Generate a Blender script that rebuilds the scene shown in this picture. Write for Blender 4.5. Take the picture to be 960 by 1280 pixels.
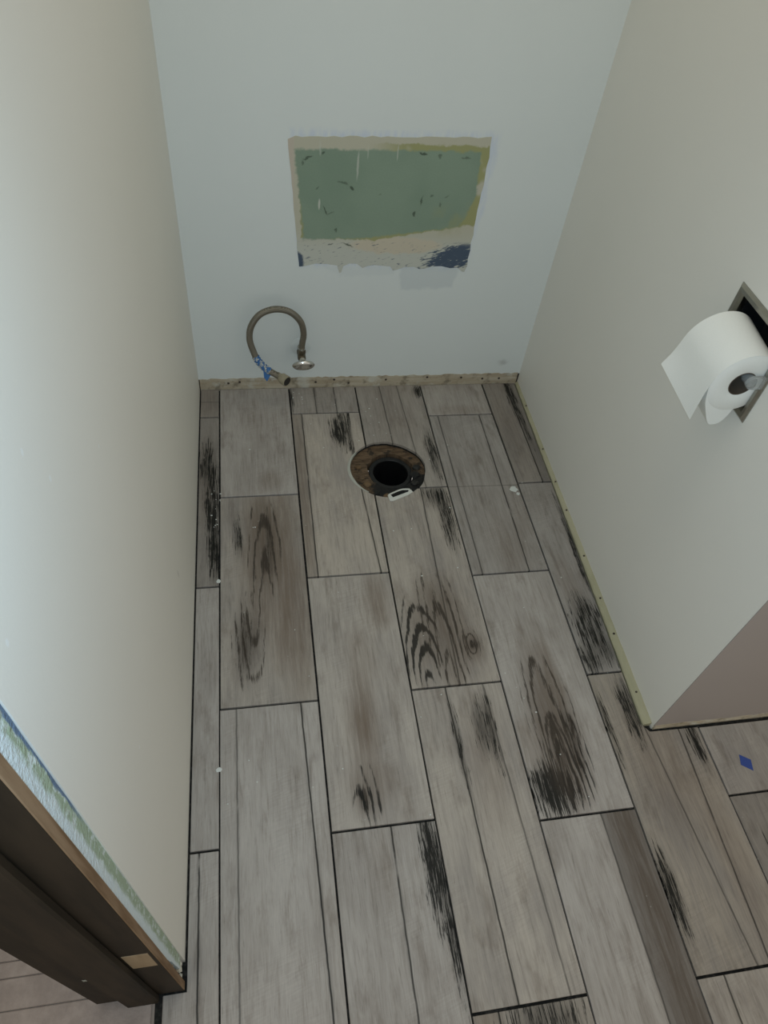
import bpy, bmesh, math, random
from mathutils import Vector, Matrix
from mathutils.geometry import delaunay_2d_cdt

for o in list(bpy.data.objects):
    bpy.data.objects.remove(o)
scene = bpy.context.scene
col = scene.collection

# ------------------------------------------------------------------ camera
# metres; back wall face is y=0, left wall face x=0, tile tops z=0, the room opens towards -y
cam_d = bpy.data.cameras.new('camera')
cam = bpy.data.objects.new('camera', cam_d)
col.objects.link(cam)
right = Vector((0.98458772, -0.14718791, 0.09446022))
down = Vector((-0.0516357, -0.76067753, -0.64707299))
fwd = Vector((0.16709509, 0.6322226, -0.75655391))
M = Matrix((right, -down, -fwd)).transposed().to_4x4()
M.translation = (0.1685, -1.6927, 1.4117)
cam.matrix_world = M
cam_d.sensor_fit = 'AUTO'
cam_d.sensor_width = 36
cam_d.lens = 886.0757 / 1280 * 36
cam_d.clip_start = 0.02
scene.camera = cam

# ------------------------------------------------------------------ light
w = bpy.data.worlds.new('world')
scene.world = w
w.use_nodes = True
bg = w.node_tree.nodes['Background']
bg.inputs[0].default_value = (1.0, 0.955, 0.855, 1)
bg.inputs[1].default_value = 0.54


def area(name, loc, target, sx, sy, power, color):
    d = bpy.data.lights.new(name, 'AREA')
    d.shape = 'RECTANGLE'
    d.size, d.size_y, d.energy, d.color = sx, sy, power, color
    o = bpy.data.objects.new(name, d)
    col.objects.link(o)
    o.location = loc
    o.rotation_euler = (Vector(target) - Vector(loc)).to_track_quat('-Z', 'Y').to_euler()
    return o


# unseen warm fill light added overhead to brighten the far floor, and the lit torch of the phone held over the alcove
area('alcove_fill', (0.52, -0.80, 2.38), (0.52, -0.75, 0.0), 0.6, 0.6, 2.6, (1.0, 0.93, 0.82))
td = bpy.data.lights.new('phone_torch', 'SPOT')
td.spot_size, td.spot_blend = math.radians(125), 1.0
td.energy, td.color, td.shadow_soft_size = 18.0, (0.56, 0.85, 1.12), 0.015
torch = bpy.data.objects.new('phone_torch', td)
col.objects.link(torch)
torch.location = (0.160, -1.705, 1.425)
torch.rotation_euler = cam.matrix_world.to_euler()

scene.view_settings.view_transform = 'Standard'
scene.view_settings.look = 'None'
scene.view_settings.gamma = 1
scene.view_settings.use_curve_mapping = False
scene.view_settings.exposure = 0.0


# ------------------------------------------------------------------ node helpers
class S:
    """a float socket with arithmetic"""
    def __init__(s, t, k): s.t, s.k = t, k
    def _m(s, op, *a):
        n = s.t.nodes.new('ShaderNodeMath'); n.operation = op
        for i, v in enumerate((s,) + a):
            if isinstance(v, S): s.t.links.new(v.k, n.inputs[i])
            else: n.inputs[i].default_value = v
        return S(s.t, n.outputs[0])
    def __add__(s, o): return s._m('ADD', o)
    __radd__ = __add__
    def __sub__(s, o): return s._m('SUBTRACT', o)
    def __rsub__(s, o): return (s * -1.0) + o
    def __mul__(s, o): return s._m('MULTIPLY', o)
    __rmul__ = __mul__
    def __truediv__(s, o): return s._m('DIVIDE', o)
    def abs(s): return s._m('ABSOLUTE')
    def sin(s): return s._m('SINE')
    def sqrt(s): return s._m('SQRT')
    def min(s, o): return s._m('MINIMUM', o)
    def max(s, o): return s._m('MAXIMUM', o)
    def gt(s, o): return s._m('GREATER_THAN', o)
    def step(s, a, b, lo=0.0, hi=1.0):
        n = s.t.nodes.new('ShaderNodeMapRange'); n.interpolation_type = 'SMOOTHSTEP'
        s.t.links.new(s.k, n.inputs[0])
        if a > b: a, b, lo, hi = b, a, hi, lo
        for i, v in enumerate((a, b, lo, hi)): n.inputs[i + 1].default_value = v
        return S(s.t, n.outputs[0])


class Mat:
    def __init__(s, name, rough=0.6, metal=0.0, spec=0.5):
        s.m = bpy.data.materials.new(name); s.m.use_nodes = True
        s.t = s.m.node_tree; s.b = s.t.nodes['Principled BSDF']
        s.b.inputs['Roughness'].default_value = rough
        s.b.inputs['Metallic'].default_value = metal
        s.b.inputs['Specular IOR Level'].default_value = spec
        tc = s.t.nodes.new('ShaderNodeTexCoord')
        sp = s.t.nodes.new('ShaderNodeSeparateXYZ')
        s.t.links.new(tc.outputs['Object'], sp.inputs[0])
        s.x, s.y, s.z = (S(s.t, sp.outputs[i]) for i in range(3))
    def vec(s, a, b, c):
        n = s.t.nodes.new('ShaderNodeCombineXYZ')
        for i, v in enumerate((a, b, c)):
            if isinstance(v, S): s.t.links.new(v.k, n.inputs[i])
            else: n.inputs[i].default_value = v
        return n.outputs[0]
    def noise(s, a, b, c, detail=2.0, rough=0.5, dist=0.0):
        n = s.t.nodes.new('ShaderNodeTexNoise')
        s.t.links.new(s.vec(a, b, c), n.inputs['Vector'])
        n.inputs['Scale'].default_value = 1.0
        n.inputs['Detail'].default_value = detail
        n.inputs['Roughness'].default_value = rough
        n.inputs['Distortion'].default_value = dist
        return S(s.t, n.outputs[0])
    def mix(s, f, a, b):
        n = s.t.nodes.new('ShaderNodeMix'); n.data_type = 'RGBA'
        for i, v in ((0, f), (6, a), (7, b)):
            if isinstance(v, S): s.t.links.new(v.k, n.inputs[i])
            elif hasattr(v, 'node'): s.t.links.new(v, n.inputs[i])
            elif i == 0: n.inputs[0].default_value = v
            else: n.inputs[i].default_value = (*v, 1)
        return n.outputs[2]
    def scale(s, c, f):
        n = s.t.nodes.new('ShaderNodeVectorMath'); n.operation = 'SCALE'
        s.t.links.new(c, n.inputs[0])
        if isinstance(f, S): s.t.links.new(f.k, n.inputs['Scale'])
        else: n.inputs['Scale'].default_value = f
        return n.outputs[0]
    def color(s, c):
        if hasattr(c, 'node'): s.t.links.new(c, s.b.inputs['Base Color'])
        else: s.b.inputs['Base Color'].default_value = (*c, 1)
        return s
    def bump(s, h, strength=0.3, dist=0.001):
        n = s.t.nodes.new('ShaderNodeBump')
        n.inputs['Strength'].default_value = strength
        n.inputs['Distance'].default_value = dist
        s.t.links.new(h.k, n.inputs['Height']); s.t.links.new(n.outputs[0], s.b.inputs['Normal'])
        return s
    def ell(s, p, q, cp, cq, rp, rq, ang=0.0):
        """normalised elliptical distance"""
        a, b = p - cp, q - cq
        if ang:
            c_, s_ = math.cos(ang), math.sin(ang)
            a, b = a * c_ + b * s_, b * c_ - a * s_
        a, b = a / rp, b / rq
        return (a * a + b * b).sqrt()
    def poly(s, p, q, pts):
        """signed distance (positive inside) of a convex polygon given clockwise"""
        d = None
        for (x0, y0), (x1, y1) in zip(pts, pts[1:] + pts[:1]):
            L = math.hypot(x1 - x0, y1 - y0); nx, ny = (y1 - y0) / L, -(x1 - x0) / L
            e = (p - x0) * nx + (q - y0) * ny
            d = e if d is None else d.min(e)
        return d


def flat(name, c, rough=0.6, metal=0.0, var=0.0, sc=60.0, spec=0.5):
    m = Mat(name, rough, metal, spec)
    if var:
        n = m.noise(m.x * sc, m.y * sc, m.z * sc, 3)
        m.color(m.scale(m.mix(0.0, c, c), 1.0 + (n - 0.5) * var))
    else:
        m.color(c)
    return m.m


# ------------------------------------------------------------------ mesh helpers
def link(name, bm, mat, parent=None, loc=None, smooth=False):
    bmesh.ops.recalc_face_normals(bm, faces=bm.faces[:])
    me = bpy.data.meshes.new(name)
    if loc is not None:
        bmesh.ops.translate(bm, verts=bm.verts[:], vec=-Vector(loc))
    bm.to_mesh(me); bm.free()
    if smooth:
        for p in me.polygons: p.use_smooth = True
        me.set_sharp_from_angle(angle=math.radians(42))
    if mat: me.materials.append(mat)
    o = bpy.data.objects.new(name, me)
    if loc is not None: o.location = loc
    col.objects.link(o)
    if parent:
        o.parent = parent
        o.matrix_parent_inverse = Matrix.Translation(parent.location).inverted()
    return o


def empty(name, loc):
    o = bpy.data.objects.new(name, None); col.objects.link(o); o.location = loc
    o.empty_display_size = 0.02
    return o


def tag(o, label=None, cat=None, group=None, kind=None):
    for k, v in (('label', label), ('category', cat), ('group', group), ('kind', kind)):
        if v: o[k] = v
    return o


def box(bm, a, b, bev=0.0):
    n0 = set(bm.verts)
    bmesh.ops.create_cube(bm, size=1.0)
    vs = [v for v in bm.verts if v not in n0]
    for v in vs:
        v.co = Vector([a[i] + (v.co[i] + 0.5) * (b[i] - a[i]) for i in range(3)])
    if bev:
        es = list({e for v in vs for e in v.link_edges})
        bmesh.ops.bevel(bm, geom=es, offset=bev, segments=1, affect='EDGES')
    return bm


def B(a, b, bev=0.0):
    return box(bmesh.new(), a, b, bev)


def extrude_poly(pts, f0, f1, hole=None, bev=0.0):
    """prism of a 2D outline (optionally minus holes); f0 / f1 map (a,b) to the two faces"""
    bm = bmesh.new()
    loops = [list(range(len(pts)))]
    P = [Vector(p) for p in pts]
    if hole:
        loops.append(list(range(len(P), len(P) + len(hole)))); P += [Vector(p) for p in hole]
    E = [(l[i], l[(i + 1) % len(l)]) for l in loops for i in range(len(l))]
    vs, _, fs, _, _, _ = delaunay_2d_cdt(P, E, [], 0, 1e-7)

    def inside(c, q):
        r = False
        for i in range(len(q)):
            (x0, y0), (x1, y1) = q[i], q[i - 1]
            if (y0 > c[1]) != (y1 > c[1]) and c[0] < (x1 - x0) * (c[1] - y0) / (y1 - y0) + x0:
                r = not r
        return r
    keep = []
    for f in fs:
        c = sum((vs[i] for i in f), Vector((0, 0))) / len(f)
        if inside(c, pts) and not (hole and inside(c, hole)): keep.append(f)
    used = sorted({i for f in keep for i in f})
    top = {i: bm.verts.new(f1(*vs[i])) for i in used}
    bot = {i: bm.verts.new(f0(*vs[i])) for i in used}
    cnt = {}
    for f in keep:
        bm.faces.new([top[i] for i in f]); bm.faces.new([bot[i] for i in reversed(f)])
        for i in range(len(f)):
            e = tuple(sorted((f[i], f[(i + 1) % len(f)]))); cnt[e] = cnt.get(e, 0) + 1
    rim = [e for e, n in cnt.items() if n == 1]
    for i, j in rim:
        bm.faces.new([top[i], top[j], bot[j], bot[i]])
    bmesh.ops.recalc_face_normals(bm, faces=bm.faces[:])
    if bev:
        es = [bm.edges.get((top[i], top[j])) for i, j in rim]
        bmesh.ops.bevel(bm, geom=[e for e in es if e], offset=bev, segments=1, affect='EDGES')
    return bm


def tube(bm, pts, radii, n=12, caps=True):
    """tube along a polyline with a radius per point"""
    pts = [Vector(p) for p in pts]
    if not isinstance(radii, (list, tuple)): radii = [radii] * len(pts)
    rings, up = [], None
    for i, p in enumerate(pts):
        d = (pts[min(i + 1, len(pts) - 1)] - pts[max(i - 1, 0)]).normalized()
        if up is None: up = d.orthogonal().normalized()
        up = (up - d * up.dot(d)).normalized()
        s = d.cross(up)
        rings.append([bm.verts.new(p + radii[i] * (math.cos(2 * math.pi * k / n) * up + math.sin(2 * math.pi * k / n) * s)) for k in range(n)])
    for a, b in zip(rings, rings[1:]):
        for k in range(n): bm.faces.new([a[k], a[(k + 1) % n], b[(k + 1) % n], b[k]])
    if caps:
        bm.faces.new(rings[0]); bm.faces.new(rings[-1][::-1])
    return bm


def lathe(bm, prof, origin, axis, n=24, sx=1.0, xdir=None):
    """revolve (r, h) profile about axis; sx stretches one radial direction"""
    axis = Vector(axis).normalized()
    a = Vector(xdir).normalized() if xdir else axis.orthogonal().normalized()
    b = axis.cross(a)
    rings = []
    for r, h in prof:
        rings.append([bm.verts.new(Vector(origin) + axis * h + r * (math.cos(2 * math.pi * k / n) * a * sx + math.sin(2 * math.pi * k / n) * b)) for k in range(n)])
    for p, q in zip(rings, rings[1:]):
        for k in range(n): bm.faces.new([p[k], p[(k + 1) % n], q[(k + 1) % n], q[k]])
    return bm, rings


def spline(pts, n=8):
    pts = [Vector(p) for p in pts]; out = []
    for i in range(len(pts) - 1):
        p0, p1, p2, p3 = pts[max(i - 1, 0)], pts[i], pts[i + 1], pts[min(i + 2, len(pts) - 1)]
        for k in range(n):
            t = k / n
            out.append(0.5 * ((2 * p1) + (p2 - p0) * t + (2 * p0 - 5 * p1 + 4 * p2 - p3) * t * t + (3 * p1 - p0 - 3 * p2 + p3) * t ** 3))
    return out + [pts[-1]]


R = random.Random(4)

# ------------------------------------------------------------------ wall materials
PAINT = (0.80, 0.782, 0.715)
PAINT_BACK = (0.745, 0.785, 0.760)


def paint(name, c, extra=None, rough=0.5):
    m = Mat(name, rough, 0, 0.35)
    n = m.noise(m.x * 3, m.y * 3, m.z * 3, 3)
    c0 = m.scale(m.mix(0.0, c, c), 0.97 + n * 0.06)
    if extra: c0 = extra(m, c0)
    m.color(c0)
    m.bump(m.noise(m.x * 260, m.y * 260, m.z * 260, 2), 0.12, 0.001)
    return m.m


def left_marks(m, c):
    for y, z, r in ((-1.33, 1.19, .0035), (-1.30, 1.03, .003), (-1.27, .97, .003), (-1.12, .86, .0022), (-1.05, .62, .0022), (-1.43, .985, .003),
                    (-1.31, .52, .0025), (-1.25, .42, .002), (-.86, .78, .002), (-1.02, .41, .0022), (-1.39, .62, .002)):
        c = m.mix(m.ell(m.y, m.z, y, z, r, r * 1.6).step(1.0, 0.5) * 0.6, c, (0.86, 0.88, 0.87))
    c = m.mix(m.ell(m.y, m.z, -0.86, 0.262, .006, .022, 0.2).step(1.0, 0.1) * 0.35, c, (0.3, 0.29, 0.26))
    return c


def back_marks(m, c):
    n = m.noise(m.x * 40, 0, m.z * 40, 3)
    px, pz = m.x + (n - 0.5) * 0.02, m.z + (m.noise(m.x * 35, 5, m.z * 35, 3) - 0.5) * 0.02
    halo = m.poly(px, pz, [(.262, .752), (.775, .762), (.772, .60), (.752, .385), (.285, .395)]).step(0.0, 0.02)
    c = m.mix(halo * 0.8 * m.noise(m.x * 60, 3, m.z * 12, 3).step(.3, .65), c, (0.62, 0.68, 0.77))
    low = m.poly(px, pz, [(.555, .41), (.735, .41), (.72, .338), (.565, .328)]).step(0.0, 0.012)
    c = m.mix(low * 0.5, c, (0.56, 0.61, 0.62))
    low2 = m.poly(px, pz, [(.33, .41), (.56, .41), (.55, .375), (.40, .37)]).step(0.0, 0.012)
    c = m.mix(m.ell(px, pz, .925, .080, .022, .016).step(1.1, .2) * .45, c, (0.38, 0.38, 0.36))
    return m.mix(low2 * 0.22, c, (0.56, 0.61, 0.62))


M_left = paint('painted_wall', PAINT, left_marks)
M_back = paint('painted_wall_touched_up', PAINT_BACK, back_marks)
M_right = paint('painted_wall_plain', PAINT)
M_mauve = paint('taupe_paint', (0.385, 0.335, 0.305))


def wood_mat(name, c0, c1, sc=(6, 60, 60), rough=0.6, dirt=0.0):
    m = Mat(name, rough)
    g = m.noise(m.x * sc[0], m.y * sc[1], m.z * sc[2], 4, 0.6)
    c = m.mix(g.step(.3, .7), c0, c1)
    if dirt:
        d = m.noise(m.x * 30, m.y * 30, m.z * 30, 4, 0.65)
        c = m.mix(d.step(.5, .68) * dirt, c, (0.10, 0.085, 0.06))
        e = m.noise(m.x * 18, m.y * 18 + 7, m.z * 18, 4, 0.6)
        c = m.mix(e.step(.52, .66) * 0.6, c, (0.62, 0.62, 0.55))
    m.color(c)
    m.b.inputs['Specular IOR Level'].default_value = .2
    return m.m


M_plate = wood_mat('dusty_plate_wood', (.40, .33, .23), (.53, .47, .36), (7, 50, 60), .8, .55)
M_filler = wood_mat('cream_filler', (.36, .34, .22), (.44, .41, .28), (30, 8, 30), .8)
M_jamb = wood_mat('dark_stained_wood', (.016, .0115, .0065), (.034, .0235, .0135), (40, 40, 4), .62)
M_jamb_edge = wood_mat('worn_wood_edge', (.16, .092, .045), (.30, .20, .12), (60, 60, 5), .7)
M_mortise = wood_mat('bare_mortise_wood', (.28, .20, .12), (.36, .27, .17), (40, 40, 6), .7)
M_dark = flat('dark_gap', (.025, .022, .018), .9)
M_nail = flat('nail_rust', (.05, .035, .025), .7)

# ------------------------------------------------------------------ walls
HT = 2.4
wl = tag(link('wall_left', B((-.13, -1.466, -.0075), (0, 0.0, HT)), M_left),
         'long off-white painted wall with tiny splatters beside the bare door jamb', 'wall', kind='structure')
wb = tag(link('wall_back', B((-.13, 0, .036), (1.14, .1, HT)), M_back),
         'off-white end wall with a bare green patch above the supply hose', 'wall', kind='structure')


def wx(y): return 0.9896 + 0.01345 * y      # the right wall runs slightly out of square


hole_y, hole_z = (-.895, -.751), (.670, .809)
bm = extrude_poly([(-1.161, -.0075), (0.0, -.0075), (0.0, HT), (-1.161, HT)],
                  lambda y, z: (wx(y) + .10, y, z), lambda y, z: (wx(y), y, z),
                  hole=[(hole_y[0], hole_z[0]), (hole_y[1], hole_z[0]), (hole_y[1], hole_z[1]), (hole_y[0], hole_z[1])])
wr = tag(link('wall_right', bm, M_right), 'off-white painted wall with the recessed toilet paper holder', 'wall', kind='structure')
bm = extrude_poly([(.9739, -1.163), (2.4, -1.163), (2.4, -1.065), (1.085, -1.065), (1.075, -1.1612), (.9739, -1.1612)],
                  lambda x, y: (x, y, .010), lambda x, y: (x, y, HT))
wf = tag(link('wall_front', bm, M_mauve), 'taupe painted wall turning off the outer corner', 'wall', kind='structure')

# ragged exposed strip along the foot of the back wall
bm = bmesh.new()
N = 90
rows = []
for i in range(N + 1):
    x = 0.003 + (0.984 - 0.003) * i / N
    top = .0375 + R.uniform(-.002, .0025)
    rows.append([bm.verts.new(p) for p in ((x, .012, -.006), (x, -.002, -.006), (x, -.002 + R.uniform(-.0008, .0008), .018),
                                           (x, -.0012, top), (x, .012, top))])
for a, b in zip(rows, rows[1:]):
    for k in range(5): bm.faces.new([a[k], a[(k + 1) % 5], b[(k + 1) % 5], b[k]])
bm.faces.new(rows[0]); bm.faces.new(rows[-1][::-1])
tb = tag(link('trim_1', bm, M_plate), 'rough tan wooden strip exposed along the foot of the end wall', 'wood strip', kind='structure')
for x, z in ((.085, .022), (.118, .026), (.344, .020), (.40, .028), (.56, .024), (.69, .030), (.80, .026), (.87, .020), (.445, .014), (.925, .02)):
    bm, rg = lathe(bmesh.new(), [(.0038, 0), (.0034, .0008)], (x, -.0024, z), (0, -1, 0), 8)
    bm.faces.new(rg[-1])
    link('nail_head', bm, M_nail, tb)
# filler strip at the foot of the right wall
bm = bmesh.new(); rows = []
N = 70


def tile_right(y): return .9795 - .0415 * (-y) ** 1.0 * .46 - .004 * (-y) ** 2


for i in range(N + 1):
    y = -.004 - 1.150 * i / N
    x0, x1 = tile_right(y) + .0028 + R.uniform(-.0006, .0006), wx(y) + .002
    rows.append([bm.verts.new(p) for p in ((x0, y, -.008), (x0, y, .001), (x0 + .002, y, .0035 + R.uniform(-.0008, .0008)), (x1, y, .009 + R.uniform(-.0008, .0008)), (x1, y, -.008))])
for a, b in zip(rows, rows[1:]):
    for k in range(5): bm.faces.new([a[k], a[(k + 1) % 5], b[(k + 1) % 5], b[k]])
bm.faces.new(rows[0]); bm.faces.new(rows[-1][::-1])
tr = tag(link('trim_2', bm, M_filler), 'narrow cream filler strip along the foot of the paper holder wall', 'filler strip', kind='structure')
for y in (-.12, -.31, -.44, -.545, -.70, -.83, -.93, -1.08):
    x = (tile_right(y) + wx(y)) / 2 + .003
    bm, rg = lathe(bmesh.new(), [(.003, 0), (.0026, .0008)], (x, y, .006), (-.3, 0, 1), 8)
    bm.faces.new(rg[-1])
    link('nail_head', bm, M_nail, tr)
# broken strip under the taupe wall
bm = bmesh.new(); rows = []
N = 60
for i in range(N + 1):
    x = .976 + (2.0 - .976) * i / N
    t = .012 + R.uniform(-.002, .004)
    rows.append([bm.verts.new(p) for p in ((x, -1.15, -.006), (x, -1.164, -.006), (x, -1.1655 + R.uniform(-.001, .001), .004), (x, -1.164, t), (x, -1.15, t))])
for a, b in zip(rows, rows[1:]):
    for k in range(5): bm.faces.new([a[k], a[(k + 1) % 5], b[(k + 1) % 5], b[k]])
bm.faces.new(rows[0]); bm.faces.new(rows[-1][::-1])
tag(link('trim_3', bm, M_plate), 'chipped tan strip under the taupe wall', 'wood strip', kind='structure')

# ------------------------------------------------------------------ bare patch on the back wall
m = Mat('stripped_wallboard', .75, 0, .25)
n1 = m.noise(m.x * 45, 0, m.z * 45, 4, .6) - 0.5
n2 = m.noise(m.x * 45, 9, m.z * 45, 4, .6) - 0.5
px, pz = m.x + n1 * .022, m.z + n2 * .022
c = m.mix(m.z.step(.44, .52), (.56, .57, .50), (.53, .51, .40))
c = m.mix(m.ell(px, pz, .545, .466, .125, .024).step(1.1, .8), c, (.60, .54, .42))
c = m.mix(m.x.step(.284, .276), c, (.56, .50, .41))
ol = m.poly(px, pz, [(.286, .720), (.752, .722), (.760, .60), (.750, .474), (.56, .478), (.45, .474), (.30, .448)])
c = m.mix(ol.step(-.002, .003) * m.noise(m.x * 14, 2, m.z * 14, 2).step(.30, .42) * m.x.step(.44, .56).max(m.z.step(.700, .690)), c, (.36, .36, .17))
gr = m.poly(px, pz, [(.278, .704), (.726, .711), (.735, .60), (.705, .515), (.60, .486), (.45, .482), (.305, .462)])
gc = m.mix(m.noise(m.x * 7, 1, m.z * 7, 2).step(.3, .7), (.235, .315, .235), (.265, .345, .26))
gc = m.scale(gc, 0.93 + m.noise(m.x * 300, 1, m.z * 300, 2) * .14)
c = m.mix(gr.step(-.002, .006), c, gc)
c = m.mix(m.poly(px, pz, [(.62, .58), (.742, .60), (.735, .48), (.61, .483)]).step(0, .05) * m.noise(m.x * 20, 4, m.z * 20, 3).step(.4, .6) * .45, c, (.36, .36, .17))
st = m.noise(m.x * 40 + m.z * 30, 3, m.z * 190 - m.x * 60, 3, .6)
nv = m.ell(px, pz, .705, .434, .098, .042, .40).step(1.25, .35) * 0.75 + (st - .5) * 2.4
c = m.mix(nv.step(.20, .50) * m.z.step(.48, .465), c, (.080, .110, .155))
nv2 = m.ell(px, pz, .290, .420, .016, .030, .25).step(1.1, .7)
c = m.mix(nv2, c, (.080, .110, .155))
for (cx, cz, rx, rz, a, k) in ((.419, .614, .009, .003, -.5, .8), (.395, .626, .012, .0025, -.2, .5), (.357, .556, .0022, .016, .5, .8), (.372, .549, .009, .002, .6, .4),
                               (.596, .588, .0018, .012, -.2, .7), (.580, .552, .004, .008, -.3, .75), (.584, .701, .010, .0028, -.1, .8), (.312, .682, .013, .003, .3, .7),
                               (.345, .693, .006, .003, .3, .7), (.418, .467, .012, .003, -.5, .8), (.385, .505, .0025, .007, 0, .6), (.645, .577, .0018, .008, 0, .45),
                               (.691, .694, .012, .0025, 0, .5), (.626, .694, .004, .005, .4, .5), (.62, .60, .004, .003, 0, .5), (.336, .612, .006, .002, .5, .5),
                               (.298, .67, .003, .006, 0, .5), (.372, .468, .008, .002, .4, .6), (.49, .60, .004, .0015, .4, .3), (.66, .60, .007, .0015, .5, .35)):
    c = m.mix(m.ell(px, pz, cx, cz, rx * 1.15, rz * 1.15, a).step(1.1, .5) * k, c, (.055, .075, .05))
for (cx, cz, rx, rz, k) in ((.430, .668, .0032, .040, .6), (.341, .572, .003, .016, .9), (.452, .70, .002, .02, .4), (.523, .70, .002, .022, .55), (.34, .705, .003, .02, .5)):
    c = m.mix(m.ell(m.x + n1 * .004, m.z, cx, cz, rx, rz).step(1.1, .5) * k, c, (.56, .58, .50))
m.color(c)
m.bump(m.noise(m.x * 200, m.y, m.z * 200, 3), .15, .001)
bot = [(.2925, .404), (.305, .405), (.335, .413), (.365, .412), (.392, .408), (.399, .386), (.404, .388), (.409, .406), (.425, .414), (.445, .413), (.460, .401),
       (.474, .407), (.49, .410), (.515, .408), (.535, .406), (.543, .394), (.552, .396), (.575, .405), (.60, .405), (.615, .399), (.63, .400), (.65, .407), (.675, .408),
       (.70, .402), (.72, .404), (.735, .392), (.742, .391)]
rightE = [(.746 + R.uniform(-.002, .002), .41 + i * .022) for i in range(15)]
topE = [(.745 - i * .0178 + R.uniform(-.002, .002), .742 - i * .0005 + R.uniform(-.002, .002)) for i in range(27)]
leftE = [(.266 + i * .0017 + R.uniform(-.001, .001), .722 - i * .0205) for i in range(16)]
tag(link('bare_patch', extrude_poly(bot + rightE + topE + leftE, lambda x, z: (x, .001, z), lambda x, z: (x, -.0007, z)), m.m, wb),
    'stripped rectangle of green wallboard with cream and navy paint remains')

# ------------------------------------------------------------------ exposed wallboard strip and door jamb beside the left wall
m = Mat('primed_wallboard_edge', .75, 0, .25)
n = m.noise(3, m.y * 120, m.z * 30, 4, .6)
yy = m.y + (n - .5) * .012
c = m.mix(yy.step(-1.484, -1.476), (.66, .74, .76), (.36, .44, .32))
c = m.mix(m.noise(1, m.y * 90, m.z * 45, 4, .65).step(.5, .62) * .75, c, (.68, .75, .75))
c = m.mix(yy.step(-1.4712, -1.4685) * m.z.step(.72, .80), c, (.13, .19, .28))
c = m.mix(m.noise(6, m.y * 150, m.z * 60, 4, .6).step(.66, .72) * .7, c, (.12, .13, .10))
m.color(c)
m.bump(m.noise(2, m.y * 160, m.z * 160, 4, .6), .8, .004)
e0, e1 = [], []
for i in range(121):
    z = .05 + (HT - .05) * i / 120
    e0.append((-1.4665 + R.uniform(-.0006, .0006), z))
    narrow = max(0.0, (.22 - z) / .22) * .014
    e1.append((-1.4935 + narrow + R.uniform(-.0012, .0012), z))
tag(link('wallboard_edge', extrude_poly(e0 + e1[::-1], lambda y, z: (-.013, y, z), lambda y, z: (-.0012, y, z)), m.m, wl),
    'unpainted green wallboard edge smeared with white primer')
link('stud', B((-.12, -1.4935, -.0075), (-.016, -1.4665, HT)), M_dark, wl)
# lumps of old plaster in the gap at the foot
for k, (y, z, s) in enumerate(((-1.4905, .215, .004), (-1.4885, .165, .0045), (-1.487, .12, .005), (-1.4875, .06, .005), (-1.480, .03, .007), (-1.472, .022, .006), (-1.4885, .015, .005))):
    bm = bmesh.new(); bmesh.ops.create_icosphere(bm, subdivisions=1, radius=s)
    for v in bm.verts: v.co = v.co * R.uniform(.7, 1.2) + Vector((-.006, y, z))
    link('plaster_lump', bm, M_plate, wl)

jamb = tag(empty('door_1', (0, -1.5, 0)), 'dark stained wooden door jamb with a stop and an empty hinge mortise', 'door jamb', kind='structure')
link('jamb_board', B((-.135, -1.5075, .002), (.0, -1.4945, HT), .0006), M_jamb, jamb)
link('jamb_edge', B((.0, -1.5070, .004), (.0016, -1.4950, HT), .0003), M_jamb_edge, jamb)
bm = bmesh.new(); box(bm, (-.088, -1.5195, .002), (-.038, -1.5075, HT), .0025)
link('door_stop', bm, M_jamb, jamb)
link('hinge_mortise', B((-.036, -1.5080, .262), (-.004, -1.5070, .351), .0003), M_mortise, jamb)
link('paint_chip', B((-.108, -1.5079, .222), (-.100, -1.5070, .232), .0003), flat('chip', (.30, .31, .26), .7), jamb)

# ------------------------------------------------------------------ wood-look floor tiles
LIGHT, MID, BROWN, BLACK = (.428, .393, .354), (.318, .285, .252), (.150, .116, .088), (.009, .009, .007)


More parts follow.
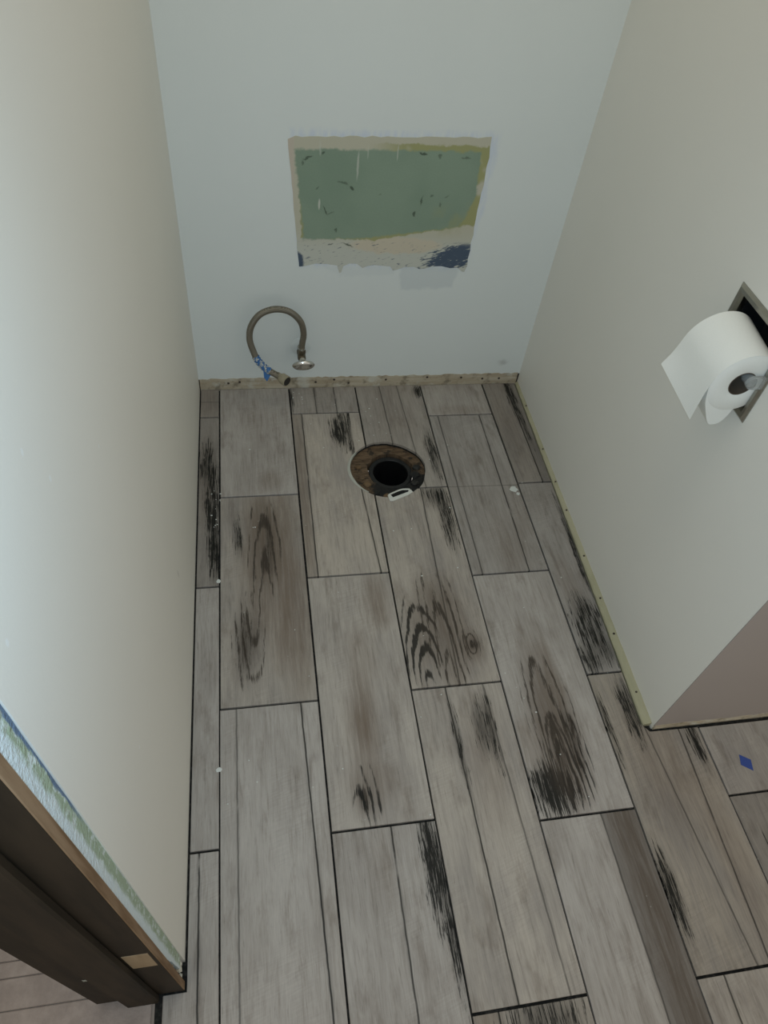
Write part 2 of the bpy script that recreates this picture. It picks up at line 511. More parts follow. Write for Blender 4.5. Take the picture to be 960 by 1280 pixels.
def tile_mat(name, seed, tone=1.0, warm=0.0, splits=(), browns=(), blots=(), cath=(), cross=()):
    m = Mat(name, .6, 0, .2)
    u0, v = m.x, m.y * -1.0
    wav = m.noise(u0 * 16, v * 5, seed, 2) - .5
    u = u0 + wav * .012
    fine = m.noise(u * 640, v * 32, seed + 1.3, 3, .7)
    med = m.noise(u * 150, v * 9, seed + 5.1, 4, .65)
    low = m.noise(u0 * 13, v * 5, seed + 9.7, 3, .6)
    smud = m.noise(u0 * 28, v * 9, seed + 14.1, 4, .65)
    light = tuple(a * b for a, b in zip(LIGHT, (1 + .06 * warm, 1, 1 - .10 * warm)))
    c = m.mix((low * .6 + med * .4).step(.36, .68), light, MID)
    c = m.mix(smud.step(.52, .74) * .42, c, BROWN)
    c = m.mix(med.step(.54, .76) * .26, c, BROWN)
    saw = m.noise(u0 * 30, v * 330 + u0 * 90, seed + 2, 2, .5)
    sawm = m.noise(u0 * 12, v * 7, seed + 21, 2).step(.45, .65)
    c = m.scale(c, tone * (0.76 + fine * .45 + (saw - .5) * sawm * .30))
    pores = m.noise(u * 420, v * 20, seed + 17, 4, .7)
    c = m.mix(pores.step(.58, .74) * .45, c, (.075, .062, .050))
    for (cu, cv, ru, rv, k) in browns:
        d = m.ell(u, v, cu, cv, ru, rv) + (low - .5) * .9
        c = m.mix(d.step(1.2, .2) * min(1.0, 1.25 * k) * med.step(.25, .65, .5, 1.0), c, m.mix(fine, BROWN, tuple(1.5 * x for x in BROWN)))
    for (u_a, u_b, dark, t2) in splits:
        ln = u0 - u_a - v * ((u_b - u_a) / .586) + (m.noise(1, v * 26, seed + 3, 3) - .5) * .003
        if t2 != 1.0:
            c = m.scale(c, ln.step(-.0005, .0005, 1.0, t2))
        soft = ln.abs().step(.010, .0) * m.noise(u0 * 260, v * 12, seed + 4.5, 3, .6).step(.42, .62) * dark * .5
        c = m.mix(soft, c, (.06, .05, .04))
        band = ln.abs().step(.0026, .0006) * m.noise(u0 * 40, v * 14, seed + 4, 3).step(.22, .42) * (.35 + .65 * dark)
        c = m.mix(band, c, BLACK)
    for (cv, k) in cross:
        c = m.mix((v - cv - u0 * .02).abs().step(.0018, .0004) * k, c, (.07, .065, .055))
    st = m.noise(u * 400, v * 17.0, seed + 7.7, 5, .7)
    st2 = m.noise(u * 60, v * 26, seed + 8.8, 4, .65)
    for (cu, cv, ru, rv, k) in blots:
        d = m.ell(u, v, cu, cv, ru, rv) + (low - .5) * .6
        mask = d.step(1.35, .1)
        c = m.mix((mask * mask * (st * 1.3)).min(.62), c, (.035, .031, .025))
        val = mask * (.16 + k * .56) + (st - .5) * 3.0 * mask.step(.0, .45) + (st2 - .5) * 1.0 * mask.step(.0, .45)
        c = m.mix(val.step(.30, .62) * .94, c, BLACK)
    for (cu, cv, au, av, rings, mu, mv, ru, rv, k, colr) in cath:
        e1_ = (u0 + wav * .014 - cu) / au
        e2_ = (v - cv) / av
        r = (e1_ * e1_ + e2_ * e2_).sqrt() + (m.noise(u0 * 34, v * 10, seed + 6, 3, .6) - .5) * 1.1
        ring = (r * (6.2832 * rings)).sin() * .5 + .5
        mask = (m.ell(u, v, mu, mv, ru, rv) + (low - .5) * .8).step(1.3, .15)
        c = m.mix(mask * .42, c, (.095, .072, .054))
        on = mask.step(0, .35)
        val = mask * (.12 + .5 * k) + (ring - .5) * .75 * on + (st - .5) * 1.3 * on + (st2 - .5) * .7 * on
        c = m.mix(val.step(.26, .58) * .9, c, colr)
    sc = m.noise(u0 * 120, v * 120, seed + 11, 2)
    c = m.mix(sc.step(.755, .79) * .45, c, (.42, .42, .38))
    m.color(c)
    m.bump(fine * .6 + med, .25, .0012)
    return m.m


DK = (.045, .035, .026)
G = .0024                                  # half a joint
XB = [.0045, .0575, .263, .465, .670, .872, 1.0805, 1.2835, 1.4865, 1.6895, 1.8925]
HC, HR = (.5150, -.3570), .1065
hole = [(HC[0] + (HR + .002 * math.sin(5 * a) + R.uniform(-.0012, .0012)) * math.cos(a) * 1.0, HC[1] + (HR + .002 * math.cos(3 * a) + R.uniform(-.0012, .0012)) * math.sin(a))
        for a in (2 * math.pi * i / 56 for i in range(56))]

# mortar bed under the tiles, open over the drain
bm = extrude_poly([(-.046, -2.48), (2.4, -2.48), (2.4, -1.08), (1.08, -1.08), (1.08, .09), (-.125, .09), (-.125, -1.5), (-.046, -1.5)],
                  lambda x, y: (x, y, -.014), lambda x, y: (x, y, -.0075), hole=hole)
mm = Mat('mortar_bed', .95)
k = mm.noise(mm.x * 90, mm.y * 90, 0, 3)
mm.color(mm.mix(k.step(.45, .75), (.008, .0075, .006), (.05, .045, .038)))
floor = tag(link('floor', bm, mm.m), 'floor of grey wood-look porcelain planks with open dark joints', 'floor', kind='structure')

# per tile: (column, far y, near y, kwargs)
T = [
 (0, -.004, -.1255, dict(tone=.78, warm=.6, cross=((.055, .7),), browns=((.02, .06, .05, .08, .35),))),
 (0, -.1255, -.7145, dict(tone=.72, warm=.3, blots=((0.036, 0.360, 0.0260, 0.2400, 1.07), (0.022, 0.200, 0.0286, 0.1320, 0.57), (0.045, 0.500, 0.0156, 0.1200, 0.72),), browns=((.02, .25, .03, .22, .3),))),
 (0, -.7145, -1.2975, dict(tone=.95)),
 (0, -1.2975, -1.885, dict(tone=.92, splits=((.0165, .018, .8, 1.06),))),
 (0, -1.885, -2.47, dict(tone=.9)),
 (1, -.004, -.435, dict(tone=1.02, browns=((.13, .38, .04, .05, .4), (.10, .12, .07, .10, .18)))),
 (1, -.435, -1.024, dict(tone=.90, warm=.5, browns=((.125, .20, .09, .32, .65), (.17, .35, .05, .28, .6), (.10, .14, .05, .14, .5)),
     blots=((0.043, 0.130, 0.0169, 0.0900, 0.47), (0.120, 0.160, 0.0104, 0.1320, 0.37), (0.055, 0.440, 0.0286, 0.1080, 0.34),),
     cath=((.108, .38, .010, .10, .75, .110, .17, .045, .17, .30, DK), (.075, .32, .010, .075, .8, .062, .43, .040, .13, .22, DK)))),
 (1, -1.024, -1.609, dict(tone=.98, splits=((.034, .031, .35, 1.06), (.167, .181, .85, 1.03)))),
 (1, -1.609, -2.195, dict(tone=.95, splits=((.1, .1, .6, .9),))),
 (2, -.004, -.121, dict(tone=.84, warm=.3, splits=((.075, .075, .5, .95), (.135, .135, .5, 1.08)), blots=((0.005, 0.050, 0.0078, 0.0720, 0.52),))),
 (2, -.121, -.7065, dict(tone=.96, warm=.7, splits=((.030, .027, .75, 1.12), (.153, .182, .7, .96)), browns=((.012, .3, .022, .5, .55),),
     blots=((0.135, 0.080, 0.0390, 0.1020, 0.74), (0.165, 0.050, 0.0078, 0.1440, 0.47),))),
 (2, -.7065, -1.293, dict(tone=1.02, warm=.35, browns=((.09, .38, .042, .12, .75), (.16, .07, .04, .10, .55), (.10, .23, .05, .10, .3), (.10, .50, .07, .07, .45)),
     blots=((0.072, 0.535, 0.0156, 0.0336, 0.67),), cath=((.060, .60, .010, .050, .8, .080, .525, .034, .065, .22, BLACK),))),
 (2, -1.293, -1.88, dict(tone=.98, splits=((.113, .112, .75, 1.0),), blots=((0.182, 0.065, 0.0260, 0.1680, 0.92), (0.196, 0.170, 0.0130, 0.1680, 0.62),), browns=((.09, .06, .03, .10, .25),))),
 (2, -1.88, -2.466, dict(tone=.95)),
 (3, -.004, -.434, dict(tone=.84, warm=.35, splits=((.075, .085, .45, 1.02), (.130, .150, .3, 1.0)), blots=((0.188, 0.300, 0.0195, 0.1320, 0.50), (0.190, 0.030, 0.0195, 0.0360, 0.52),), browns=((.10, .12, .09, .2, .22),))),
 (3, -.434, -1.0205, dict(tone=1.0, warm=.6, splits=((.128, .110, .6, 1.0),), blots=((0.178, 0.100, 0.0286, 0.1560, 0.67), (0.160, 0.030, 0.0520, 0.0600, 0.24), (0.165, 0.490, 0.0182, 0.0216, 0.47),),
     browns=((.12, .44, .08, .20, .5), (.165, .50, .03, .05, .4)),
     cath=((.050, .625, .010, .050, .85, .045, .47, .052, .13, .52, BLACK), (.10, .70, .011, .13, .9, .108, .43, .060, .19, .20, DK), (.160, .487, .006, .016, .8, .160, .487, .028, .045, .25, DK)))),
 (3, -1.0205, -1.6055, dict(tone=.96, warm=.5, splits=((.075, .082, .8, 1.05), (.16, .175, .35, 1.0)), blots=((0.078, 0.130, 0.0130, 0.1200, 0.44), (0.155, 0.110, 0.0169, 0.1200, 0.48), (0.135, 0.100, 0.0286, 0.0960, 0.17),),
     browns=((.13, .16, .06, .16, .4),))),
 (3, -1.6055, -2.19, dict(tone=.85, warm=.7, splits=((.045, .045, .8, 1.0),), blots=((0.120, 0.030, 0.0910, 0.0720, 0.47),), browns=((.02, .1, .04, .2, .6),))),
 (4, -.004, -.1455, dict(tone=.96, warm=.2, browns=((.10, .12, .10, .03, .3),))),
 (4, -.1455, -.732, dict(tone=.83, splits=((.029, .028, .5, 1.02), (.158, .150, .75, 1.0)), cross=((.290, .55),), browns=((.12, .5, .07, .14, .25), (.18, .40, .03, .1, .25)))),
 (4, -.732, -1.3195, dict(tone=1.04, browns=((.095, .36, .055, .24, .6), (.03, .45, .05, .10, .35), (.12, .26, .02, .1, .4)),
     blots=((0.048, 0.530, 0.0640, 0.0720, 1.10), (0.120, 0.430, 0.0208, 0.0840, 0.62), (0.085, 0.460, 0.0182, 0.0600, 0.37),),
     cath=((.085, .53, .010, .060, .85, .098, .47, .052, .11, .42, BLACK), (.085, .56, .012, .12, .9, .085, .38, .060, .17, .16, DK)))),
 (4, -1.3195, -1.906, dict(tone=1.04, splits=((.126, .127, .4, .60),), browns=((.17, .2, .05, .6, .7),))),
 (4, -1.906, -2.49, dict(tone=.95)),
 (5, -.004, -.4335, dict(tone=.70, warm=.5, splits=((.075, .074, .85, .80),), blots=((0.082, 0.070, 0.0182, 0.1560, 0.67), (0.088, 0.220, 0.0104, 0.1200, 0.42),), browns=((.035, .2, .05, .22, .3),))),
 (5, -.4335, -1.0245, dict(tone=.82, blots=((0.052, 0.455, 0.0520, 0.1020, 0.64), (0.025, 0.550, 0.0286, 0.0600, 0.57), (0.088, 0.220, 0.0091, 0.2400, 0.62), (0.065, 0.530, 0.0390, 0.0600, 0.22),), browns=((.04, .34, .04, .1, .3),))),
 (5, -1.0245, -1.6095, dict(tone=.80, warm=.9, splits=((.165, .145, .6, 1.0), (.075, .12, .35, 1.05)), blots=((0.068, 0.095, 0.0234, 0.1020, 0.72), (0.186, 0.175, 0.0156, 0.0840, 0.74), (0.012, 0.450, 0.0208, 0.1080, 0.62), (0.008, 0.120, 0.0091, 0.1200, 0.52),),
     browns=((.09, .22, .08, .2, .4), (.16, .4, .04, .2, .35)))),
 (5, -1.6095, -2.195, dict(tone=.98, warm=.5, splits=((.05, .05, .7, 1.0), (.15, .15, .5, .9)))),
 (6, -1.1705, -1.3195, dict(tone=1.0, warm=.4)),
 (6, -1.3195, -1.905, dict(tone=.72, warm=.5, blots=((0.050, 0.120, 0.0260, 0.0720, 0.27),))),
 (6, -1.905, -2.47, dict(tone=.95)),
 (7, -1.1705, -1.61, dict(tone=.9)), (7, -1.61, -2.195, dict(tone=1.0)),
 (8, -1.1705, -1.32, dict(tone=.95)), (8, -1.32, -1.905, dict(tone=.85)), (8, -1.905, -2.47, dict(tone=1.0)),
 (9, -1.1705, -1.61, dict(tone=1.0)), (9, -1.61, -2.195, dict(tone=.9)),
]
tiles = {}
for i, (cI, ya, yb, kw) in enumerate(T):
    xl, xr = XB[cI] + (G if cI else 0), XB[cI + 1] - G
    a, b = ya - (G if ya < -.05 else 0), yb + G
    xl += .004 * (-(a)) * (0 if cI == 0 else -.3)
    j = lambda: R.uniform(-.0005, .0005)
    pts = [(xl + j(), b), (xr + j(), b), (xr + j(), a), (xl + j(), a)]
    if cI == 0 and yb < -1.5:
        xo = -.033
        pts = [(xo, b), (xr, b), (xr, a), (xl, a), (xl, -1.5100), (xo, -1.5100)] if ya > -1.5 else [(xo, b), (xr, b), (xr, a), (xo, a)]
    if cI == 5:
        if yb > -1.05:
            pts = [(xl, b), (tile_right(b), b), (tile_right(a), a), (xl, a)]
        elif ya > -1.1:
            pts = [(xl, b), (xr, b), (xr, -1.1715), (.966, -1.1695), (tile_right(-1.15), -1.150), (tile_right(a), a), (xl, a)]
    hx = hole if (xl < HC[0] + HR and xr > HC[0] - HR and b < HC[1] + HR and a > HC[1] - HR) else None
    dz = R.uniform(-.0004, .0003)
    if hx:
        # outline minus circle: triangulate both loops together, keep what is outside the hole
        bm = extrude_poly(pts, lambda x, y: (x, y, -.0085), lambda x, y: (x, y, dz), hole=hx, bev=0.0)
    else:
        bm = extrude_poly(pts, lambda x, y: (x, y, -.0085), lambda x, y: (x, y, dz), bev=.0007)
    o = link('tile', bm, tile_mat('plank_print', 3.7 * i + 1.0, **kw), floor, loc=(XB[cI], ya, 0))
    tiles[(cI, ya)] = o

# a dab of white paint and the blue tape
def blob(cx, cy, r, h, n=14, sq=1.0):
    bm = bmesh.new()
    ring = [(cx + r * R.uniform(.65, 1.15) * math.cos(2 * math.pi * k / n), cy + r * sq * R.uniform(.65, 1.15) * math.sin(2 * math.pi * k / n)) for k in range(n)]
    v0 = [bm.verts.new((x, y, .0002)) for x, y in ring]
    v1 = [bm.verts.new((cx + (x - cx) * .8, cy + (y - cy) * .8, h)) for x, y in ring]
    for k in range(n): bm.faces.new([v0[k], v0[(k + 1) % n], v1[(k + 1) % n], v1[k]])
    bm.faces.new(v1); bm.faces.new(v0[::-1])
    return bm


M_white = flat('white_paint', (.62, .64, .60), .6)
for (cx, cy, r) in ((.8545, -.455, .012), (.862, -.472, .006)):
    tag(link('paint_spot', blob(cx, cy, r, .0006), M_white, tiles[(4, -.1455)]), 'dab of dried white paint')
link('paint_spot', blob(.0555, -1.150, .006, .0008), M_white, tiles[(0, -.7145)])
link('paint_spot', blob(.0545, -.700, .006, .002), M_white, tiles[(0, -.1255)])
# fine plaster crumbs
bm = bmesh.new()
spots = [(R.gauss(.5, .06), R.gauss(-.19, .05)) for _ in range(14)] + [(R.uniform(.02, .95), R.uniform(-1.3, -.05)) for _ in range(40)] + \
        [(R.gauss(.29, .012), R.gauss(-.07, .04)) for _ in range(8)] + [(R.gauss(.05, .006), R.uniform(-.62, -.4)) for _ in range(12)]
for (x, y) in spots:
    if math.hypot(x - HC[0], y - HC[1]) < HR + .006 or x > .94 or x < .01 or y > -.01: continue
    r = R.uniform(.0008, .0022)
    n0 = set(bm.verts); bmesh.ops.create_icosphere(bm, subdivisions=1, radius=r)
    for v in bm.verts:
        if v not in n0: v.co = Vector((x + v.co.x * R.uniform(.8, 1.6), y + v.co.y, .0007 + v.co.z * .5))
tag(link('plaster_crumbs', bm, M_white), 'fine white plaster crumbs scattered over the wood-look planks', 'crumbs', kind='stuff')
bm = extrude_poly([(1.1365, -1.262), (1.143, -1.2405), (1.1635, -1.254), (1.158, -1.277)], lambda x, y: (x, y, .0002), lambda x, y: (x, y, .0007))
tag(link('painter_tape', bm, flat('blue_tape', (.035, .075, .30), .6)), 'small blue diamond of painter tape stuck on a grey plank', 'tape')

# ------------------------------------------------------------------ drain in the floor
m = Mat('stained_subfloor', .8)
n = m.noise(m.x * 60, m.y * 60, m.z * 20, 4, .65)
g = m.noise(m.x * 25, m.y * 120, 2, 4, .6)
c = m.mix(g.step(.35, .65), (.075, .045, .022), (.155, .100, .055))
ang = m.ell(m.x, m.y, HC[0] + .045, HC[1] - .065, .115, .072) + (n - .5) * .9
c = m.mix(ang.step(1.05, .75), c, (.006, .006, .005))
c = m.mix(m.noise(m.x * 45, m.y * 45, 7, 4, .6).step(.54, .64) * .8, c, (.012, .010, .007))
m.color(c); m.bump(n, .7, .006)
PC = (.525, -.352)
PRI = .066


def ring_pts(c0, r, n, wob=0.0): return [(c0[0] + (r + R.uniform(-wob, wob)) * math.cos(2 * math.pi * i / n), c0[1] + (r + R.uniform(-wob, wob)) * math.sin(2 * math.pi * i / n)) for i in range(n)]


bm = extrude_poly([(.36, -.52), (.67, -.52), (.67, -.20), (.36, -.20)], lambda x, y: (x, y, -.045), lambda x, y: (x, y, -.0145), hole=ring_pts(PC, PRI, 40, .003))
tag(link('subfloor', bm, m.m, floor), 'brown stained subfloor ring showing inside the drain hole')
M_pipe = flat('black_pipe', (.005, .005, .005), .5)
dp = tag(empty('drain_pipe', (PC[0], PC[1], -.3)), 'black toilet drain pipe sunk in the round floor hole', 'drain pipe')
bm, rg = lathe(bmesh.new(), [(.062, -.30), (.062, -.024), (.0605, -.022), (.050, -.022), (.0485, -.024), (.0485, -.30)], (PC[0], PC[1], 0), (0, 0, 1), 40)
link('pipe', bm, M_pipe, dp, smooth=False)
bm, rg = lathe(bmesh.new(), [(.0480, -.285), (.0480, -.28)], (PC[0], PC[1], 0), (0, 0, 1), 32)
bm.faces.new(rg[0]); bm.faces.new(rg[1])
link('pipe_bottom', bm, M_dark, dp)
# dark lumps of wood and wax left on the rim
for (x, y, s, cI) in ((.590, -.372, .013, 0), (.585, -.405, .010, 1), (.600, -.345, .011, 1), (.435, -.335, .008, 2), (.452, -.40, .010, 2), (.47, -.435, .011, 0), (.560, -.43, .011, 1), (.50, -.446, .009, 2), (.440, -.375, .009, 0)):
    bm = bmesh.new(); bmesh.ops.create_icosphere(bm, subdivisions=2, radius=s)
    for v in bm.verts: v.co = Vector((x, y, -.013)) + Vector((v.co.x * 1.2, v.co.y, v.co.z * .55)) * R.uniform(.8, 1.15)
    link('rim_lump', bm, [m.m, flat('old_wax', (.012, .011, .009), .6), wood_mat('splintered_wood', (.10, .062, .03), (.20, .13, .07))][cI], floor)
# white cut edge / putty on the near left of the hole
bm = bmesh.new(); rows = []
for i in range(25):
    a = math.radians(140 + 92 * i / 24)
    w_ = .006 * math.sin(math.pi * (i + .5) / 25) + .001
    pr = [(HR - .0015, -.006), (HR - .001, .0012), (HR + w_ * .6, .0016), (HR + w_, .0006)]
    rows.append([bm.verts.new((HC[0] + r * math.cos(a), HC[1] + r * math.sin(a), z + R.uniform(-.0002, .0002))) for r, z in pr])
for a, b in zip(rows, rows[1:]):
    for k in range(3): bm.faces.new([a[k], a[k + 1], b[k + 1], b[k]])
tag(link('putty_bead', bm, flat('old_putty', (.45, .45, .39), .8, var=.3), floor), 'thin white putty bead round the hole')

# white plastic shim over the near rim
sh = tag(empty('plastic_shim', (.535, -.458, .0)), 'small white bent plastic shim on the near rim of the drain hole', 'shim')
M_shim = flat('white_plastic', (.66, .66, .60), .5)
c0 = Vector((.532, -.459, .004)); dx = Vector((.97, .25, 0)).normalized(); dy = Vector((-.25, .97, 0))
bm = bmesh.new()
outl = [(-.034, -.010), (-.026, -.013), (.022, -.006), (.038, .000), (.036, .009), (.030, .010), (.026, .004), (-.022, -.002), (-.024, .009), (-.032, .010)]
bm = extrude_poly(outl, lambda a, b: c0 + dx * a + dy * b - Vector((0, 0, .0035)), lambda a, b: c0 + dx * a + dy * b, bev=.0006)
link('shim_plate', bm, M_shim, sh)
bm = tube(bmesh.new(), spline([c0 + dx * -.030 + dy * .009, c0 + dx * -.012 + dy * .013, c0 + dx * .012 + dy * .016, c0 + dx * .033 + dy * .010], 6), .0022, 8)
link('shim_loop', bm, M_shim, sh)

# ------------------------------------------------------------------ shut-off valve
M_chrome = flat('chrome', (.62, .62, .60), .12, 1.0)
M_dull = flat('tarnished_brass', (.15, .125, .085), .45, .8, .6, 80)
M_cream = flat('overpainted_metal', (.50, .48, .40), .55, 0, .3, 60)
V = Vector((.2975, 0, .150))
va = tag(empty('shutoff_valve', V), 'water shut-off valve with an oval chrome handle on the end wall', 'valve')
bm, rg = lathe(bmesh.new(), [(.0285, -.0003), (.0285, .0008), (.0270, .0014), (.012, .0030), (.0095, .0030), (.0095, 0)], V, (0, -1, 0), 32)
tag(link('escutcheon', bm, paint('flange_paint', tuple(.95 * x for x in PAINT_BACK)), va, smooth=True), 'thin flange ring painted over in wall colour')
bm = tube(bmesh.new(), [V + Vector((0, .0, 0)), V + Vector((0, -.030, 0))], .0085, 16)
link('stub_pipe', bm, M_cream, va, smooth=True)
bm = tube(bmesh.new(), [V + Vector((0, y, 0)) for y in (-.020, -.022, -.038, -.040)], [.0105, .0125, .0125, .0105], 6)
link('compression_nut', bm, M_dull, va)
bm = tube(bmesh.new(), [V + Vector((0, y, 0)) for y in (-.036, -.040, -.056, -.062)], [.010, .0115, .0115, .008], 16)
link('valve_body', bm, M_dull, va, smooth=True)
bm = tube(bmesh.new(), [V + Vector((0, -.046, z)) for z in (0, .010, .012, .024, .026)], [.0085, .0085, .0115, .0115, .009], 6)
link('outlet_nut', bm, M_dull, va)
bm = tube(bmesh.new(), [V + Vector((.001, y, 0)) for y in (-.058, -.066, -.074, -.080)], [.0075, .0085, .011, .014], 14)
link('handle_neck', bm, M_cream, va, smooth=True)
bm, rg = lathe(bmesh.new(), [(.006, .0), (.0135, .001), (.0165, .004), (.0170, .007), (.0155, .0105), (.011, .0130), (.0055, .0142)], V + Vector((.002, -.078, -.001)), (0.05, -1, -.12), 28, 1.85, (1, 0, .05))
bm.faces.new(rg[0]); bm.faces.new(rg[-1])
link('oval_handle', bm, M_chrome, va, smooth=True)

# ------------------------------------------------------------------ supply hose
m = Mat('braided_steel', .38, .85)
k1 = (m.x * 1400 + m.z * 1400).sin() * (m.x * 1400 - m.z * 1400 + m.y * 900).sin()
m.color(m.mix(k1.step(-.5, .6), (.16, .14, .105), (.36, .33, .27)))
m.bump(k1, .5, .001)
M_braid = m.m
hp = spline([(.2975, -.047, .1765), (.2985, -.048, .193), (.3020, -.050, .232), (.2925, -.052, .272), (.264, -.054, .303), (.225, -.056, .3125), (.186, -.058, .298),
             (.161, -.060, .262), (.155, -.063, .222), (.1639, -.068, .1841), (.1736, -.074, .1613), (.1903, -.082, .1423), (.2095, -.090, .1314), (.2333, -.100, .1218)], 8)
ho = tag(empty('supply_hose', (.2333, -.100, .1)), 'looped braided steel water hose taped in blue, hanging from the shut-off valve', 'hose')
link('braided_tube', tube(bmesh.new(), hp, .0088, 14), M_braid, ho, smooth=True)
link('crimp_collar', tube(bmesh.new(), hp[0:5], [.0098] * 5, 14), M_chrome, ho, smooth=True)
e = hp[-1]; d = Vector((.64, -.76, .02)).normalized()
bm, rg = lathe(bmesh.new(), [(.0094, -.012), (.0100, .002), (.0130, .006), (.0150, .008), (.0155, .030), (.0132, .030), (.0125, .014), (.004, .013)], e, d, 20)
bm.faces.new(rg[0]); bm.faces.new(rg[-1])
tag(link('end_nut', bm, flat('stained_nut', (.33, .29, .20), .5, 0, .6, 90), ho), 'open cream connector nut')
bm, rg = lathe(bmesh.new(), [(.0129, .0285), (.004, .0280)], e, d, 20)
bm.faces.new(rg[-1])
link('nut_mouth_shade', bm, M_dark, ho)  # near-black disc stands in for the shade inside the open nut
M_tape = Mat('crumpled_blue_tape', .55)
tn = M_tape.noise(M_tape.x * 110, M_tape.y * 110, M_tape.z * 110, 3, .6)
M_tape.color(M_tape.mix(tn.step(.52, .58), (.045, .15, .36), (.50, .50, .44)))
M_tape.bump(tn, .6, .003)
i0 = next(i for i, p in enumerate(hp) if i > 60 and p.z < .172)
link('tape_wrap', tube(bmesh.new(), hp[i0:i0 + 20], [.0100 + .0011 * math.sin(i * 2.2) for i in range(20)], 12), M_tape.m, ho)
q = hp[i0 + 15]
bm = bmesh.new()
fl = [(-.010, .006, .010), (.012, .004, .010), (.012, .002, -.012), (.000, -.002, -.034), (-.008, .0, -.022)]
va_ = [bm.verts.new(q + Vector((a, -.010 + b, c_))) for a, b, c_ in fl]
vb_ = [bm.verts.new(q + Vector((a, -.0092 + b + .0004, c_))) for a, b, c_ in fl]
bm.faces.new(va_); bm.faces.new(vb_[::-1])
for k in range(5): bm.faces.new([va_[k], va_[(k + 1) % 5], vb_[(k + 1) % 5], vb_[k]])
tag(link('tape_tail', bm, flat('blue_tape_tail', (.05, .17, .42), .55), ho), 'loose flap of blue tape')

# ------------------------------------------------------------------ recessed toilet paper holder
yc = -.823
X = wx(yc)
ph = tag(empty('paper_holder', (X, yc, .739)), 'recessed square chrome toilet paper holder set in the wall', 'paper holder')
M_steel = flat('dull_chrome', (.36, .35, .31), .28, 1.0, .35, 40)
M_recess = flat('dark_recess_metal', (.03, .03, .03), .3, .6)
o_y, o_z = (-.9065, -.7390), (.6570, .8210)
i_y, i_z = (-.8905, -.7555), (.6745, .8045)
bm = bmesh.new()


def loop(x, ys, zs): return [bm.verts.new((wx(y) + x, y, z)) for y, z in ((ys[0], zs[0]), (ys[1], zs[0]), (ys[1], zs[1]), (ys[0], zs[1]))]


def ins(r, d): return (r[0] + d, r[1] - d)


L = [loop(.0004, o_y, o_z), loop(-.0022, o_y, o_z), loop(-.0058, ins(o_y, .005), ins(o_z, .005)), loop(-.0050, ins(i_y, -.004), ins(i_z, -.004)), loop(.0, i_y, i_z), loop(.010, i_y, i_z), loop(.010, ins(i_y, -.0008), ins(i_z, -.0008)), loop(.0004, ins(i_y, -.0012), ins(i_z, -.0012))]
for a, b in zip(L, L[1:] + L[:1]):
    for k in range(4): bm.faces.new([a[k], a[(k + 1) % 4], b[(k + 1) % 4], b[k]])
link('face_plate', bm, M_steel, ph)
bm = bmesh.new()
A = [loop(.010, i_y, i_z), loop(.045, ins(i_y, .004), ins(i_z, .006)), loop(.062, ins(i_y, .010), ins(i_z, .022))]
for a, b in zip(A, A[1:]):
    for k in range(4): bm.faces.new([a[k], a[(k + 1) % 4], b[(k + 1) % 4], b[k]])
bm.faces.new(A[-1])
link('recess', bm, M_recess, ph)
# clear acrylic arms and roller
mc = Mat('clear_acrylic', .12)
mc.color((.80, .82, .80)); mc.b.inputs['Transmission Weight'].default_value = .75; mc.b.inputs['IOR'].default_value = 1.35
AX, AZ = .9445, .7300
RN, RF = -.893, -.785
for y0, y1 in ((-.9045, -.8970), (-.7780, -.7705)):
    pts = [(AX + .009 - .011 * math.cos(t), AZ + .009 + .011 * math.sin(t)) for t in [math.radians(a) for a in range(-90, 91, 15)]] + [(X + .03, AZ + .020), (X + .03, AZ - .002)]
    bm = extrude_poly(pts[::-1], lambda x, z: (x, y0, z), lambda x, z: (x, y1, z))
    tag(link('arm', bm, mc.m, ph), 'clear acrylic arm')
bm = tube(bmesh.new(), [(AX + .009, y, AZ + .0085) for y in (-.8968, -.896, -.884, -.880, -.795, -.790, -.7782)], [.004, .009, .010, .0085, .0085, .010, .004], 18)
tag(link('roller', bm, mc.m, ph, smooth=True), 'clear plastic roller')

# ------------------------------------------------------------------ toilet paper roll
mp = Mat('tissue_paper', .9, 0, .1)
qn = mp.noise(mp.x * 500, mp.y * 500, mp.z * 500, 2)
mp.color(mp.mix(qn, (.80, .80, .74), (.84, .84, .79))); mp.bump(qn, .25, .001)
M_paper = mp.m
tp = tag(empty('toilet_paper_roll', (AX, (RN + RF) / 2, AZ)), 'part-used white toilet paper roll hanging in the recessed holder', 'toilet paper')
NS = 48


def circ_ring(bm, y, cx, cz, r, rz=None): return [bm.verts.new((cx + r * math.cos(2 * math.pi * k / NS), y, cz + (rz or r) * math.sin(2 * math.pi * k / NS))) for k in range(NS)]


bm = bmesh.new()
core_r = .0225
rings = [circ_ring(bm, RN + .001, AX, AZ, core_r), circ_ring(bm, RN, AX, AZ, core_r + .002), circ_ring(bm, RN, AX, AZ, .0540), circ_ring(bm, RN + .0015, AX, AZ, .0560),
         circ_ring(bm, (RN + RF) / 2, AX + .002, AZ - .001, .0610), circ_ring(bm, RF - .0015, AX + .004, AZ - .001, .0645), circ_ring(bm, RF, AX + .004, AZ - .001, .062), circ_ring(bm, RF, AX, AZ, core_r)]
for a, b in zip(rings, rings[1:]):
    for k in range(NS): bm.faces.new([a[k], a[(k + 1) % NS], b[(k + 1) % NS], b[k]])
o = link('paper', bm, M_paper, tp, smooth=True)
bm = bmesh.new()
rings = [circ_ring(bm, y, AX, AZ, r) for y, r in ((RN + .0005, core_r), (RF, core_r), (RF, core_r - .0012), (RN + .0005, core_r - .0012))]
for a, b in zip(rings, rings[1:] + rings[:1]):
    for k in range(NS): bm.faces.new([a[k], a[(k + 1) % NS], b[(k + 1) % NS], b[k]])
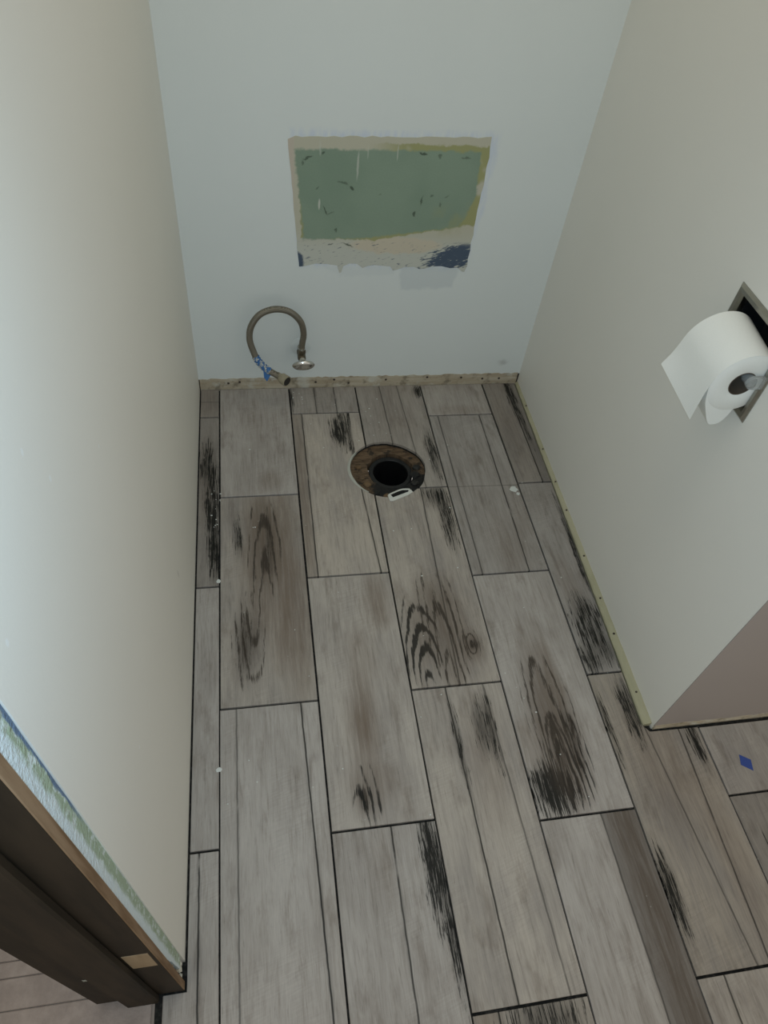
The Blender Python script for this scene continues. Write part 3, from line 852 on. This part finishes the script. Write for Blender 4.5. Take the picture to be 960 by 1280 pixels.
tag(link('core', bm, flat('cardboard', (.10, .075, .05), .85), tp, smooth=True), 'cardboard core')


def sheet(name, near, far, yn, yf, label):
    """thin paper between two (x, z) profiles"""
    bm = bmesh.new(); n = len(near); cols = []
    for t in [i / 6 for i in range(7)]:
        cols.append([bm.verts.new((p[0] + (q_[0] - p[0]) * t, yn + (yf - yn) * t, p[1] + (q_[1] - p[1]) * t)) for p, q_ in zip(near, far)])
    for a, b in zip(cols, cols[1:]):
        for k in range(n - 1): bm.faces.new([a[k], a[k + 1], b[k + 1], b[k]])
    o = link(name, bm, M_paper, tp, smooth=True)
    md = o.modifiers.new('thickness', 'SOLIDIFY'); md.thickness = .0005; md.offset = 0
    es = o.modifiers.new('crease', 'EDGE_SPLIT'); es.split_angle = math.radians(40)
    tag(o, label)


def arc(cx, cz, r, a0, a1, n): return [Vector((cx + r * math.cos(math.radians(a0 + (a1 - a0) * i / (n - 1))), cz + r * math.sin(math.radians(a0 + (a1 - a0) * i / (n - 1))))) for i in range(n)]


# slack outer layer sagging under the roll
near = spline([Vector((AX - .056, AZ - .008)), Vector((AX - .048, AZ - .036)), Vector((.9075, .672)), Vector((.9220, .6475)), Vector((.9320, .6415)), Vector((.9450, .6450)), Vector((.9525, .659)), Vector((.9565, .6755)), Vector((.962, .683))], 4)
far = spline([Vector((AX - .0600, AZ - .010)), Vector((AX - .052, AZ - .040)), Vector((.9050, .670)), Vector((.9220, .655)), Vector((.9350, .6530)), Vector((.9450, .6545)), Vector((.9525, .659)), Vector((.9565, .664)), Vector((.962, .668))], 4)
loopN = [(p.x, p.y) for p in near]
bm = bmesh.new()
for y_, pr_ in ((RN + .0012, near), (RF - .001, far)):
    ring_ = [bm.verts.new((p.x, y_, p.y)) for p in pr_] + [bm.verts.new((AX, y_, AZ - .030))]
    bm.faces.new(ring_)
    if y_ == RN + .0012: r0_ = ring_
for k in range(len(r0_)):
    k2 = (k + 1) % len(r0_); bm.faces.new([r0_[k], r0_[k2], ring_[k2], ring_[k]])
link('slack_layers', bm, M_paper, tp)
# tail hanging down the front
near = arc(AX, AZ, .0565, 30, 176, 20) + [Vector((.8855, .715)), Vector((.8850, .690)), Vector((.8848, .6560))]
far = arc(AX + .004, AZ - .001, .0655, 30, 168, 20) + [Vector((.8805, .725)), Vector((.8750, .708)), Vector((.8655, .688))]
sheet('paper_tail', near, far, RN, RF + .001, 'loose end of the paper hanging down')

# ------------------------------------------------------------------ hallway floor beyond the jamb
m = Mat('beige_stone_print', .6)
n = m.noise(m.x * 30, m.y * 30, 1, 5, .65)
n3 = m.noise(m.x * 8, m.y * 8, 4, 3)
m.color(m.mix((n * .6 + n3 * .4).step(.35, .65), (.255, .205, .175), (.36, .295, .255)))
m.bump(m.noise(m.x * 70, m.y * 70, 3, 4, .6), .5, .003)
M_grout = flat('beige_grout', (.32, .265, .225), .9)
f2 = tag(link('floor', B((-1.3, -2.5, -.02), (-.046, -.9, -.0070)), M_grout), 'beige stone-look tile floor of the next room beyond the door jamb', 'floor', kind='structure')
ys = [-.93, -1.03, -1.13, -1.23, -1.335, -1.428, -1.452, -1.497, -1.60, -1.70, -1.80, -1.90, -2.0, -2.1, -2.2]
for i, (a, b) in enumerate(zip(ys, ys[1:])):
    ends = [-.050, -.050 - (.62 if i % 2 else .35), -1.29] if abs(a - b) > .05 else [-.050, -1.29]
    for p, q in zip(ends, ends[1:]):
        link('tile', B((q + .0006, b + .0006, -.0105), (p - .0006, a - .0006, -.0035), .0012), m.m, f2)
